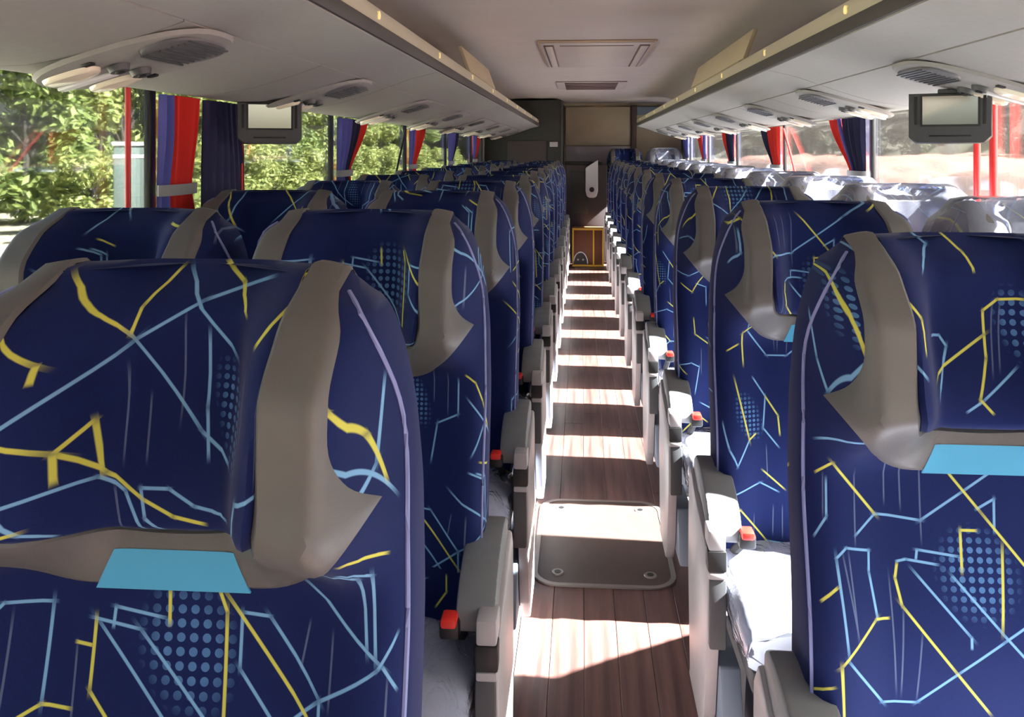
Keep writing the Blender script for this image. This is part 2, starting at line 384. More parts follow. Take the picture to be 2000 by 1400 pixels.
# ------------------------------------------------------------------ mesh helpers
class MB:
    def __init__(self): self.v = []; self.f = []
    def quad_grid(self, rows, closed_u=False, cap=False):
        o = len(self.v); nu = len(rows[0])
        for r in rows: self.v.extend(r)
        for i in range(len(rows) - 1):
            for j in range(nu if closed_u else nu - 1):
                a = o + i * nu + j; b_ = o + i * nu + (j + 1) % nu
                self.f.append((a, b_, b_ + nu, a + nu))
        if cap:
            self.f.append(tuple(o + j for j in reversed(range(nu))))
            self.f.append(tuple(o + (len(rows) - 1) * nu + j for j in range(nu)))
        return self
    def box(self, x0, x1, y0, y1, z0, z1, r=0.0, seg=2, mat=None):
        bm = bmesh.new(); bmesh.ops.create_cube(bm, size=1)
        for v in bm.verts:
            v.co = Vector(((x0 + x1) / 2 + v.co.x * (x1 - x0), (y0 + y1) / 2 + v.co.y * (y1 - y0),
                           (z0 + z1) / 2 + v.co.z * (z1 - z0)))
        if r: bmesh.ops.bevel(bm, geom=bm.edges[:], offset=r, segments=seg, affect='EDGES', profile=0.5)
        if mat is not None: bmesh.ops.transform(bm, matrix=mat, verts=bm.verts)
        self.add_bm(bm); return self
    def add_bm(self, bm):
        o = len(self.v); bm.verts.index_update()
        self.v.extend([tuple(v.co) for v in bm.verts])
        self.f.extend([tuple(o + v.index for v in f.verts) for f in bm.faces]); bm.free()
    def prism(self, prof, a0, a1, axis='x', r=0.0):
        """profile of 2d points extruded along an axis; axis x -> profile is (y,z), axis y -> (x,z), axis z -> (x,y)"""
        bm = bmesh.new()
        def P(p, a):
            return {'x': (a, p[0], p[1]), 'y': (p[0], a, p[1]), 'z': (p[0], p[1], a)}[axis]
        A = [bm.verts.new(P(p, a0)) for p in prof]; B = [bm.verts.new(P(p, a1)) for p in prof]
        bm.faces.new(A); bm.faces.new(B[::-1]); k = len(prof)
        for i in range(k): bm.faces.new((A[i], B[i], B[(i + 1) % k], A[(i + 1) % k]))
        bmesh.ops.recalc_face_normals(bm, faces=bm.faces)
        if r: bmesh.ops.bevel(bm, geom=bm.edges[:], offset=r, segments=2, affect='EDGES', profile=0.5)
        self.add_bm(bm); return self
    def tube(self, pts, r, k=6, cap=True):
        rows = []; pts = [Vector(p) for p in pts]
        for i, p in enumerate(pts):
            t = (pts[min(i + 1, len(pts) - 1)] - pts[max(i - 1, 0)]).normalized()
            a = t.cross(Vector((0, 0, 1)))
            if a.length < 0.1: a = t.cross(Vector((1, 0, 0)))
            a.normalize(); b_ = t.cross(a)
            rr = r[i] if isinstance(r, (list, tuple)) else r
            rows.append([tuple(p + (a * math.cos(2 * PI * q / k) + b_ * math.sin(2 * PI * q / k)) * rr) for q in range(k)])
        return self.quad_grid(rows, True, cap)
    def disc(self, c, r, h, axis='z', k=20, r2=None):
        r2 = r if r2 is None else r2
        def P(a, rr, hh):
            u, v_ = rr * math.cos(a), rr * math.sin(a)
            d = {'z': (u, v_, hh), 'y': (u, hh, v_), 'x': (hh, u, v_)}[axis]
            return (c[0] + d[0], c[1] + d[1], c[2] + d[2])
        rows = [[P(2 * PI * q / k, r, 0) for q in range(k)], [P(2 * PI * q / k, r2, h) for q in range(k)]]
        return self.quad_grid(rows, True, True)
    def mesh(self, name, mat, smooth=True):
        me = bpy.data.meshes.new(name); me.from_pydata(self.v, [], self.f); me.validate()
        bm = bmesh.new(); bm.from_mesh(me)
        bmesh.ops.recalc_face_normals(bm, faces=bm.faces); bm.to_mesh(me); bm.free()
        me.materials.append(mat)
        if smooth:
            for p in me.polygons: p.use_smooth = True
            try: me.set_sharp_from_angle(angle=math.radians(42))
            except Exception: pass
        return me
    def build(self, name, mat, parent=None, smooth=True):
        return link(name, self.mesh(name, mat, smooth), parent)

def link(name, me, parent=None):
    o = bpy.data.objects.new(name, me); COL.objects.link(o)
    if parent is not None: o.parent = parent
    return o
def tag(o, label, cat, group=None):
    o['label'] = label; o['category'] = cat
    if group: o['group'] = group
    return o
def structure(o, label=None):
    o['kind'] = 'structure'
    if label: o['label'] = label
    return o
def thing(name, loc=(0, 0, 0), rz=0.0):
    o = bpy.data.objects.new(name, None); COL.objects.link(o)
    o.location = loc; o.rotation_euler = (0, 0, rz); o.empty_display_size = 0.1
    return o
def copy_tree(o, parent=None):
    c = o.copy(); COL.objects.link(c); c.parent = parent
    for ch in list(o.children): copy_tree(ch, c)
    return c
def sm(a, b, x):
    t = max(0.0, min(1.0, (x - a) / (b - a))); return t * t * (3 - 2 * t)
def lerp(a, b, t): return a + (b - a) * t

# ------------------------------------------------------------------ room shell
XC = 0.065                       # centre line of the bus
XL, XR = -1.21, 1.34             # inner faces of the side walls
Y0, Y1 = -1.9, 11.3              # front and rear ends
ZC = 2.02                        # ceiling
SILL = 0.80; WTOP = 1.62

fl = MB().box(XL - 0.05, XR + 0.05, Y0, Y1, -0.12, -0.012).build('floor', M['wood'])
structure(fl, 'dark brown wood-look floor of the aisle')
# plank boards laid lengthwise in the aisle
pw = 0.0925; x0 = -0.18
proto = {}
random.seed(3)
for c in range(6):
    y = Y0 + 0.3 - random.random() * 0.9
    xa = x0 + c * pw
    while y < 9.75:
        L = 1.25; ya = max(y, Y0); yb = min(y + L, 9.76)
        if yb - ya > 0.05:
            key = round(yb - ya, 3)
            if key not in proto:
                proto[key] = MB().box(0.0007, pw - 0.0007, 0.0007, yb - ya - 0.0007, -0.0115, 0.0, 0.0008, 1).mesh('plank', M['wood'], False)
            p = link('plank', proto[key], fl); p.location = (xa, ya, 0)
        y += L
# side plinths on which the seats stand
for k, (a, b_) in enumerate(((-0.235, -0.182), (0.376, 0.43))):
    t = MB().box(a, b_, Y0 + 0.02, 9.74, -0.011, 0.045, 0.006).build('trim_%d' % (k + 1), M['panel'])
    structure(t, 'pale kick strip along the foot of the seat row')

# side walls: lower panel and upper strip behind the rack
def side_wall(name, x, s, yend):
    b = MB()
    b.prism([(x, -0.1), (x, SILL), (x + s * 0.05, SILL + 0.0), (x + s * 0.07, -0.1)], Y0, Y1, 'y')
    b.prism([(x, WTOP), (x, 1.86), (x + s * 0.07, 1.86), (x + s * 0.05, WTOP)], Y0, Y1, 'y')
    b.prism([(x, SILL), (x, WTOP), (x + s * 0.05, WTOP), (x + s * 0.05, SILL)], yend, Y1, 'y')
    return structure(b.build(name, M['wall'], smooth=False))
side_wall('wall_left', XL, -1, 9.95)
side_wall('wall_right', XR, 1, 10.75)
# ceiling: flat middle with coves curving down to the side walls
prof = []
for k in range(11):
    a = k / 10 * PI / 2
    prof.append((XL - 0.02 + 0.52 * (1 - math.sin(PI / 2 - a)), 1.80 + (ZC - 1.80) * math.sin(a)))
prof = prof + [(2 * XC - p[0], p[1]) for p in reversed(prof)]
b = MB()
outer = [(p[0], p[1] + 0.04) for p in prof]
b.prism(prof + outer[::-1], Y0, Y1, 'y')
ce = structure(b.build('ceiling', M['ceil']), 'pale mauve-beige curved ceiling')
b = MB().box(XL, XR, Y1, Y1 + 0.05, -0.1, ZC)
structure(b.build('wall_rear', M['beige'], smooth=False))
b = MB().box(XL, XR, Y0 - 0.05, Y0, -0.1, 1.0).box(XL, XR, Y0 - 0.05, Y0, 1.74, 2.02)  # out of view; opening narrowed with an upper part to cut the front fill light
structure(b.build('wall_front', M['wall'], smooth=False))
structure(MB().box(XL, XR, Y0 - 0.02, Y0 - 0.015, 1.0, 1.74).build('window_1', M['glass'], smooth=False), 'windscreen')

# windows: panes between black posts, spacing 1.66 / 1.62
PL = [2.24 + 1.675 * k for k in range(-2, 5)]
PR = [-1.1, 0.4, 1.90, 3.93, 5.60, 7.28, 8.92, 10.4]  # unseen post ahead of the red bars is placed to shape the sun patch
wn = 2
def window_row(x, s, posts, yend, wn):
    edges = posts + [yend]
    prev = Y0
    for e in edges:
        w_ = MB().box(x + s * 0.012, x + s * 0.018, prev, e, SILL, WTOP).build('window_%d' % wn, M['dusty' if s > 0 else 'glass'], smooth=False)
        structure(w_)
        f = MB()
        f.box(min(x, x + s * 0.02), max(x, x + s * 0.02), e - 0.012, e + 0.022, SILL, WTOP, 0.004)
        f.build('post', M['black_frame'], w_)
        f = MB()
        f.box(min(x, x + s * 0.03), max(x, x + s * 0.03), prev + 0.04, e - 0.02, SILL - 0.005, SILL + 0.025, 0.004)
        f.build('sill', M['black_frame'], w_)
        prev = e; wn += 1
    return wn
wn = window_row(XL, -1, PL, 9.93, wn)
wn = window_row(XR, 1, PR, 10.75, wn)
# red uprights standing inside the glass
for (x, y, wd, lab) in ((XL + 0.02, 2.08, 0.015, 'thick dark red upright bar on the leafy-side window, before the curtain'),
                        (XL + 0.02, 2.80, 0.013, 'thin red upright bar at the far edge of the wide navy curtain'),
                        (XR - 0.02, 2.744, 0.024, 'red upright bar beside the monitor on the earth-bank side, thicker of the two'),
                        (XR - 0.02, 2.854, 0.022, 'red upright bar partly behind the monitor on the earth-bank side')):
    o = MB().tube([(0, 0, SILL + 0.02), (0, 0, 1.2), (0, 0, WTOP)], wd / 2, 10).build('window_bar', M['redpost'])
    o.location = (x, y, 0); tag(o, lab, 'bar')

# ------------------------------------------------------------------ curtains
def curtain(x, s, y, bands, lab, length=0.56, neck=0.22, tie=True, skirt=0.30):
    """gathered drape hanging just behind a window post, held by a tie; bands = [(material, share)]"""
    t = thing('curtain', (x, y, 0))
    ZT, ZB, ZK = 1.538, 0.72, 1.265
    def span(z):                     # far end of the drape at a height
        if z > ZK: return lerp(neck, length, sm(ZK, ZK + 0.30, z) ** 0.8)
        return lerp(neck, max(neck + .03, skirt), min(1, (ZK - z) / (ZK - ZB)) ** 0.9)
    a = 0.0
    for mi, (mat, sh) in enumerate(bands):
        rows = []
        NZ = 26
        for i in range(NZ + 1):
            z = lerp(ZT, ZB, i / NZ)
            sp = span(z); tight = 1 - math.exp(-((z - ZK) / 0.09) ** 2)
            row = []
            n_ = 18
            for j in range(n_ + 1):
                q = a + sh * j / n_
                ph = q * 2 * PI * 6.5 + mi
                dep = 0.015 * (0.35 + 0.65 * tight) * math.sin(ph) + 0.019 + 0.010 * math.sin(PI * q)
                row.append((-s * dep, q * sp + 0.005 * math.sin(9 * z + 6 * q), z))
            rows.append(row)
        bk = [[(p[0] + s * 0.004, p[1], p[2]) for p in r] for r in rows]
        m_ = MB(); m_.quad_grid(rows)
        m_.quad_grid(bk)
        m_.build('drape', mat, t)
        a += sh
    # tie band
    if not tie: return tag(t, lab, 'curtain', 'window curtains')
    ring = []
    for k in range(28):
        an = 2 * PI * k / 28
        ring.append((-s * 0.024 + 0.022 * math.cos(an), neck / 2 + (neck / 2 + .012) * math.sin(an)))
    rows = [[(p[0], p[1], z) for p in ring] for z in (ZK - 0.016, ZK + 0.016)]
    rows2 = [[(p[0] * 0.94 - s * 0.0025, neck / 2 + (p[1] - neck / 2) * 0.97, z) for p in ring] for z in (ZK + 0.016, ZK - 0.016)]
    MB().quad_grid(rows + rows2 + [rows[0]], True).build('tie', M['c_tie'], t)
    tag(t, lab, 'curtain', 'window curtains')
    return t
LA, RE, NA = M['c_lilac'], M['c_red'], M['c_navy']
curtain(XL, -1, PL[2] + 0.0, [(LA, .26), (RE, .74)], 'bright red and pale blue tied curtain beside the thick dark red bar', 0.235, 0.20)
curtain(XL, -1, PL[2] + 0.268, [(NA, .94), (RE, .06)], 'loose straight navy curtain next to the leafy-side monitor', 0.27, 0.325, False)
curtain(XL, -1, PL[3] + 0.02, [(LA, .34), (NA, .32), (RE, .34)], 'pale blue, navy and red curtain on the second black post, leafy side')
CORD_L = curtain(XL, -1, PL[4] + 0.02, [(LA, .25), (RE, .75)], 'mostly red curtain on the third black post, leafy side')
curtain(XL, -1, PL[5] + 0.02, [(LA, .55), (NA, .45)], 'pale blue and navy curtain on the fourth black post, leafy side')
curtain(XL, -1, PL[6] + 0.02, [(LA, .3), (RE, .7)], 'dark red curtain on the last black post beside the dark cabin')
curtain(XR, 1, PR[2] + 0.025, [(NA, .8), (RE, .2)], 'navy curtain on the black post before the red bars, earth-bank side', 0.53, 0.10, True, 0.50)  # neck and unseen skirt shaped to cut the sun band on the floor diagonally
curtain(XR, 1, PR[3] + 0.02, [(NA, .6), (LA, .06), (RE, .34)], 'navy curtain with red far edge, first past the earth-bank monitor')
CORD_R = curtain(XR, 1, PR[4] + 0.02, [(RE, .6), (NA, .4)], 'bright red curtain with navy far edge, second past the earth-bank monitor')
curtain(XR, 1, PR[5] + 0.02, [(NA, .55), (RE, .45)], 'navy and red curtain, third past the earth-bank monitor')
curtain(XR, 1, PR[6] + 0.02, [(LA, .3), (RE, .7)], 'red curtain with pale blue edge, fourth past the earth-bank monitor')
curtain(XR, 1, PR[7] + 0.02, [(LA, .7), (NA, .3)], 'pale blue curtain at the last window of the earth-bank side')

MB().tube([(.012, -.08, 1.53), (.02, -.27, 1.38), (.03, -.49, 1.20)], .007, 6).build('pull_cord', M['dark'], CORD_L)
MB().tube([(-.012, -.08, 1.52), (-.02, -.27, 1.38), (-.03, -.49, 1.20)], .007, 6).build('pull_cord', M['redpost'], CORD_R)

# ------------------------------------------------------------------ luggage racks
RY0, RY1 = -1.7, 10.07
UND = [(0.600, 1.672), (0.70, 1.648), (0.785, 1.618), (0.88, 1.585), (0.98, 1.556), (1.08, 1.540), (1.16, 1.537), (1.235, 1.545)]
def und_z(u):
    for (a, b_) in zip(UND[:-1], UND[1:]):
        if a[0] <= u <= b_[0]: return lerp(a[1], b_[1], (u - a[0]) / (b_[0] - a[0]))
    return UND[-1][1]
def und_slope(u): return math.atan2(und_z(u + 0.02) - und_z(u - 0.02), 0.04)
def rack(s, lab):
    t = thing('luggage_rack', (XC, 0, 0))
    X = lambda u: s * u
    def strip(u0, u1, ya, yb, drop, name, mat, n_=8):
        p = [(u0 + (u1 - u0) * k / n_) for k in range(n_ + 1)]
        pr = [(X(u), und_z(u) - drop) for u in p] + [(X(u), und_z(u) + 0.012) for u in reversed(p)]
        return MB().prism(pr, ya, yb, 'y').build(name, mat, t)
    # carcass (dark in the joints), a long upper panel and separate lower service panels
    pr = [(X(u), z + 0.004) for u, z in UND] + [(X(1.235), 1.60), (X(0.9), 1.66), (X(0.62), 1.70)]
    MB().prism(pr, RY0, RY1, 'y').build('carcass', M['seam'], t)
    y = RY0
    while y < RY1 - 0.05:
        ye = min(y + 2.36, RY1)
        strip(0.601, 0.782, y + 0.002, ye - 0.002, 0.003, 'upper_panel', M['rack'], 6)
        y = ye
    y = RY0
    while y < RY1 - 0.05:
        ye = min(y + 0.787, RY1)
        strip(0.788, 1.235, y + 0.0025, ye - 0.0025, 0.003, 'service_panel', M['rack'], 12)
        y = ye
    # end cap at the rear, rubber edge, pale rail with small lamps
    MB().prism([(X(u), z - 0.002) for u, z in UND] + [(X(1.235), 1.62), (X(0.605), 1.71)], RY1, RY1 + 0.02, 'y').build('end_cap', M['rack'], t)
    MB().prism([(X(0.592), 1.673), (X(0.588), 1.690), (X(0.592), 1.708), (X(0.615), 1.708), (X(0.615), 1.673)], RY0, RY1 + 0.02, 'y').build('rubber_edge', M['rubber'], t)
    MB().prism([(X(0.600), 1.708), (X(0.596), 1.735), (X(0.606), 1.757), (X(0.625), 1.760), (X(0.632), 1.708)], RY0, RY1 + 0.02, 'y').build('rail', M['rail'], t)
    y = 1.2
    while y < RY1:
        MB().disc((X(0.600), y, 1.733), 0.011, -s * 0.006, 'x', 12).build('rail_lamp', M['lamp'], t)
        y += 0.92
    return tag(t, lab, 'luggage rack')
rack(-1, 'long grey luggage rack above the leafy-side windows')
rack(1, 'long grey luggage rack above the earth-bank-side windows')

# service pods under the racks: grille, lamp lenses, air nozzles
def pod():
    t = thing('reading_light_pod')
    def oval(a, b_, h, c=(0, 0), k=28, p=2.6):
        rows = []
        for sc, z in ((1.0, 0.0), (0.97, -h * 0.7), (0.88, -h)):
            rows.append([(c[0] + a * sc * math.copysign(abs(math.cos(q)) ** (2 / p), math.cos(q)),
                          c[1] + b_ * sc * math.copysign(abs(math.sin(q)) ** (2 / p), math.sin(q)), z)
                         for q in [2 * PI * i / k for i in range(k)]])
        return MB().quad_grid(rows, True, True)
    oval(0.185, 0.15, 0.012).build('housing', M['rack'], t)
    g = oval(0.062, 0.115, 0.006, (-0.10, 0)); g.v = [(v[0], v[1], v[2] - 0.0125) for v in g.v]
    go = g.build('speaker_grille', M['grille'], t)
    for k in range(9):
        MB().box(-0.152 + k * 0.0125, -0.148 + k * 0.0125, -0.08, 0.08, -0.021, -0.018).build('grille_bar', M['mid'], go)
    for sy in (-1, 1):
        g = oval(0.055, 0.030, 0.010, (0.095, sy * 0.075)); g.v = [(v[0], v[1], v[2] - 0.012) for v in g.v]
        g.build('lamp_lens', M['lens'], t)
        n_ = MB().disc((0.02, sy * 0.04, -0.013), 0.022, -0.012, 'z', 18, 0.018).build('air_nozzle', M['mid'], t)
        MB().disc((0.02, sy * 0.04, -0.025), 0.009, -0.003, 'z', 10).build('nozzle_core', M['dark'], n_)
        MB().box(0.025, 0.045, sy * 0.115 - 0.008, sy * 0.115 + 0.008, -0.017, -0.011, 0.002).build('switch', M['dark'], t)
    MB().box(0.05, 0.17, -0.012, 0.012, -0.019, -0.011, 0.003).build('call_bar', M['white'], t)
    return t
pod0 = pod(); first = True
for s, ys, side in ((-1, [1.58 + 1.12 * k for k in range(8)], 'leafy-side'), (1, [2.25 + 1.03 * k for k in range(8)], 'earth-bank-side')):
    for k, y in enumerate(ys):
        p = pod0 if first else copy_tree(pod0); first = False
        u = 0.95
        p.location = (XC + s * u, y, und_z(u) - 0.003)
        sl_ = und_slope(u)
        if s > 0: p.rotation_euler = (0, -sl_, 0)
        else: p.rotation_euler = (0, -sl_, PI); 
        p.rotation_mode = 'XYZ'
        ordi = ['first', 'second', 'third', 'fourth', 'fifth', 'sixth', 'seventh', 'eighth', 'ninth'][k]
        tag(p, 'oval reading-light and speaker pod under the %s rack, %s counted towards the rear' % (side, ordi), 'reading light', 'pods under the %s rack' % side)

# ------------------------------------------------------------------ ceiling fittings
def ceiling_hatch():
    t = thing('roof_hatch', (0.085, 5.5, ZC))
    MB().box(-0.35, 0.35, -0.72, 0.72, -0.012, -0.001, 0.004).build('frame', M['cove'], t)
    MB().box(-0.335, 0.335, -0.70, 0.70, -0.018, -0.011, 0.004).build('panel', M['ceil'], t)
    for s in (-1, 1):
        g = MB().box(s * 0.285 - 0.03, s * 0.285 + 0.03, -0.62, 0.62, -0.024, -0.017, 0.005).build('grip_frame', M['brown'], t)
        MB().box(s * 0.285 - 0.022, s * 0.285 + 0.022, -0.60, 0.60, -0.026, -0.022, 0.003).build('grip_plate', M['ceil'], g)
    MB().box(-0.22, 0.22, -0.60, -0.57, -0.020, -0.016, 0.002).build('groove', M['brown'], t)
    tag(t, 'rectangular emergency hatch in the ceiling with two long grips', 'roof hatch')
ceiling_hatch()
t = thing('ceiling_vent', (0.085, 8.1, ZC))
MB().box(-0.33, 0.33, -0.45, 0.45, -0.012, -0.001, 0.004).build('frame', M['ceil'], t)
for k in range(6):
    MB().box(-0.25, 0.25, -0.40 + k * 0.15, -0.34 + k * 0.15, -0.018, -0.010, 0.002).build('slot', M['brown'], t)
tag(t, 'slotted air vent in the ceiling behind the hatch', 'vent')
for (s, ya, yb, lab) in ((1, 3.6, 5.3, 'long beige flap panel above the earth-bank-side rack'), (-1, 4.1, 5.3, 'long beige flap panel above the leafy-side rack')):
    t = thing('flap_panel', (XC, 0, 0))
    MB().prism([(s * 0.625, 1.775), (s * 0.672, 1.905), (s * 0.690, 1.900), (s * 0.645, 1.770)], ya, yb, 'y', 0.004).build('flap', M['beige'], t)
    for y in (ya + 0.1, yb - 0.1):
        MB().box(min(s * 0.63, s * 0.66), max(s * 0.63, s * 0.66), y - 0.02, y + 0.02, 1.755, 1.79, 0.004).build('bracket', M['mid'], t)

    tag(t, lab, 'panel')

# ------------------------------------------------------------------ monitors
def monitor(loc, rz, wd, lab):
    t = thing('flip_down_monitor', loc, rz)
    h = wd * 0.68; Wd = wd / 2
    def ring(a, b0, b1, c, y):     # rounded, chamfered lower corners
        return [(-a, y, b1), (-a, y, b0 + c), (-a + c, y, b0), (a - c, y, b0), (a, y, b0 + c), (a, y, b1)]
    rows = [ring(Wd * .96, -h * .98, 0, .018, 0.030), ring(Wd, -h, 0, .018, 0.020), ring(Wd, -h, 0, .018, -0.004), ring(Wd * .97, -h * .975, -0.003, .018, -0.010)]
    MB().quad_grid(rows, True, True).build('case', M['bezel'], t)
    sw, s0, s1 = Wd * 0.66, -h * 0.62, -h * 0.06
    b = MB()
    b.box(-sw - .006, sw + .006, -0.0125, -0.009, s0 - .006, s0, 0.0); b.box(-sw - .006, sw + .006, -0.0125, -0.009, s1, s1 + .004)
    b.box(-sw - .006, -sw, -0.0125, -0.009, s0, s1); b.box(sw, sw + .006, -0.0125, -0.009, s0, s1)
    b.build('screen_rim', M['dark'], t)
    MB().box(-sw, sw, -0.0115, -0.009, s0, s1).build('screen', M['screen'], t)
    for sx in (-1, 1):
        MB().box(sx * Wd * .82 - .004, sx * Wd * .82 + .004, -0.013, -0.009, s0, s1, .001).build('side_slot', M['dark'], t)
    MB().box(-Wd * .5, Wd * .5, -0.013, -0.009, -h * .86, -h * .83, .001).build('lower_slot', M['dark'], t)
    MB().box(-0.03, 0.03, -0.002, 0.022, -0.01, 0.012, 0.004).build('hinge', M['mid'], t)
    t.rotation_euler = (math.radians(0.5), 0, rz)
    return tag(t, lab, 'monitor')
monitor((-1.01, 2.60, 1.535), math.radians(20), 0.20, 'small grey flip-down monitor beside the navy curtain, leafy side')
monitor((1.01, 2.34, 1.537), math.radians(-23), 0.205, 'small grey flip-down monitor in front of the red bars, earth-bank side')

# ------------------------------------------------------------------ rear end
b = thing('toilet_cabin', (0, 0, 0))
MB().box(XL + 0.002, -0.25, 10.12, Y1 - 0.01, 0.0, 1.998, 0.012).build('body', M['cabin'], b)
MB().box(-0.93, -0.44, 10.105, 10.122, 1.10, 1.50, 0.01).build('lower_panel', M['cabin2'], b)
MB().box(-0.262, -0.24, 10.105, 10.145, 0.0, 1.99, 0.006).build('corner_post', M['mid'], b)
MB().box(-0.40, -0.30, 10.102, 10.122, 1.42, 1.48, 0.004).build('sign_plate', M['lilac'], b)
tag(b, 'tall dark toilet cabin filling the rear corner behind the seats', 'cabin')
b = thing('rear_partition', (0, 0, 0))
MB().box(-0.23, 0.66, Y1 - 0.06, Y1 - 0.012, 1.44, 1.97, 0.01).build('upper_panel', M['beige'], b)
MB().box(-0.23, 0.66, Y1 - 0.055, Y1 - 0.012, 0.9, 1.435, 0.01).build('lower_panel', M['lilac'], b)
MB().box(0.66, 0.735, Y1 - 0.10, Y1 - 0.012, 0.3, 1.985, 0.01).build('pillar', M['brown'], b)
MB().box(0.74, 1.25, Y1 - 0.05, Y1 - 0.012, 1.86, 1.97, 0.01).build('grille', M['bluegrey'], b)
tag(b, 'beige back wall panel with brown pillar behind the last seats', 'wall panel')
b = thing('aisle_cabinet', (0.055, 10.19, 0))
MB().box(-0.25, 0.25, -0.10, 0.35, 0.0, 1.20, 0.012).build('body', M['cabin2'], b)
MB().box(-0.27, 0.19, -0.12, 0.36, 1.20, 1.235, 0.008).build('top', M['dark'], b)
MB().box(-0.20, 0.02, -0.108, -0.098, 0.60, 1.12, 0.006).build('door', M['cabin'], b)
tag(b, 'dark cabinet closing the end of the aisle', 'cabinet')
b = thing('drinks_dispenser', (0.115, 10.068, 0.80))
pr = [(-0.075, 0.08), (-0.06, 0.02), (-0.03, 0.0), (0.03, 0.0), (0.06, 0.02), (0.075, 0.08), (0.075, 0.46), (-0.05, 0.38), (-0.075, 0.36)]
MB().prism(pr, -0.06, 0.0, 'y', 0.008).build('body', M['white'], b)
MB().disc((0.0, -0.06, 0.10), 0.03, -0.01, 'y', 16).build('button', M['dark'], b)
tag(b, 'white upright wall dispenser with black round knob on the dark cabinet', 'dispenser')
b = thing('rear_step', (0.08, 9.78, 0))
MB().box(-0.20, 0.175, 0.0, 0.27, 0.0, 0.45, 0.004).build('body', M['stepwood'], b)
for (x0_, x1_, z0_, z1_) in ((-0.20, 0.175, 0.43, 0.455), (-0.20, 0.175, 0.0, 0.02), (-0.20, -0.18, 0.02, 0.43), (0.155, 0.175, 0.02, 0.43), (0.045, 0.063, 0.02, 0.43)):
    MB().box(x0_, x1_, -0.012, 0.0, z0_, z1_, 0.003).build('yellow_trim', M['yellow'], b)
arc = [(-0.10 + 0.085 * math.cos(PI * k / 14), -0.008, 0.03 + 0.14 * math.sin(PI * k / 14)) for k in range(15)]
MB().tube(arc, 0.007, 6).build('arch_rim', M['white'], b)
MB().prism([(p[0], p[2]) for p in arc], -0.007, -0.001, 'y').build('arch_opening', M['dark'], b)
for sx in (-1, 1):
    MB().disc((-0.10 + sx * 0.03, -0.007, 0.08), 0.012, -0.004, 'y', 10).build('rivet', M['metal'], b)
tag(b, 'brown step with yellow edges at the end of the aisle', 'step')
b = MB().box(0.44, XR - 0.01, 10.08, Y1 - 0.12, 0.0, 0.14, 0.005).build('rear_platform', M['mid'])
tag(b, 'low platform under the last two seats', 'platform')

# ------------------------------------------------------------------ floor hatch
t = thing('floor_hatch', (0.07, 2.92, 0.0))
def rrect(a, b_, r, k=6):
    out = []
    for cx_, cy_, a0 in ((a - r, b_ - r, 0), (-a + r, b_ - r, PI / 2), (-a + r, -b_ + r, PI), (a - r, -b_ + r, 1.5 * PI)):
        out += [(cx_ + r * math.cos(a0 + PI / 2 * q / k), cy_ + r * math.sin(a0 + PI / 2 * q / k)) for q in range(k + 1)]
    return out
MB().prism(rrect(0.215, 0.305, 0.07), 0.0005, 0.004, 'z').build('lid', M['hatch'], t)
o_, i_ = rrect(0.232, 0.322, 0.085), rrect(0.216, 0.306, 0.071)
MB().quad_grid([[(p[0], p[1], 0.0005) for p in o_], [(p[0], p[1], 0.006) for p in o_], [(p[0], p[1], 0.006) for p in i_], [(p[0], p[1], 0.001) for p in i_]], True).build('trim_ring', M['metal'], t)
for sx in (-1, 1):
    for sy in (-1, 1):
        k_ = MB().disc((sx * 0.15, sy * 0.24, 0.004), 0.021, 0.003, 'z', 20, 0.019).build('lock', M['metal'], t)
        MB().disc((sx * 0.15, sy * 0.24, 0.007), 0.011, 0.001, 'z', 12).build('lock_core', M['dark'], k_)
tag(t, 'rounded floor hatch with pale rim and round locks in the aisle', 'floor hatch')

# ------------------------------------------------------------------ seats
ZTOP = 1.253
HW = [(0.40, .205), (0.45, .222), (0.55, .232), (0.90, .238), (1.03, .236), (1.11, .229), (1.16, .219), (1.20, .206), (1.225, .193), (1.242, .178), (1.253, .150)]
def halfw(z):
    return (halfw_raw(z - .016) + halfw_raw(z) + halfw_raw(min(z + .016, ZTOP))) / 3 if z > .45 else halfw_raw(z)
def halfw_raw(z):
    if z <= HW[0][0]: return HW[0][1]
    for (a, b_) in zip(HW[:-1], HW[1:]):
        if z <= b_[0]: return lerp(a[1], b_[1], (z - a[0]) / (b_[0] - a[0]))
    return HW[-1][1]
def base_y(z):
    return -0.095 + 0.045 * (z - 0.47) / 0.78 - 0.018 * math.exp(-((z - 0.72) / 0.13) ** 2)
def front_y(x, z):
    ax = abs(x); w_ = halfw(z)
    y = base_y(z)
    y -= 0.022 * sm(0.12, 0.20, ax) * (1 - sm(1.0, 1.1, z))                   # side bolsters
    wing = sm(0.93, 1.05, z) * (1 - 0.55 * sm(1.15, 1.253, z))
    y -= 0.130 * wing * sm(0.050, 0.130, ax) * (1 - 0.97 * sm(0.172, 0.236, ax))
    y += 0.052 * sm(1.205, ZTOP, z) ** 1.6                                       # crest rolls back
    r = 0.035
    e = max(0.0, min(1.0, (ax - (w_ - r)) / r))
    y += 0.04 * (1 - math.sqrt(max(0, 1 - e * e)))
    return y
def back_y(x, z):
    ax = abs(x); w_ = halfw(z)
    y = base_y(z) + 0.125 - 0.035 * sm(0.6, 1.2, z)
    r = 0.05; e = max(0.0, min(1.0, (ax - (w_ - r)) / r))
    y -= 0.03 * (1 - math.sqrt(max(0, 1 - e * e)))
    y -= 0.030 * sm(1.2, ZTOP, z) ** 1.5
    return y
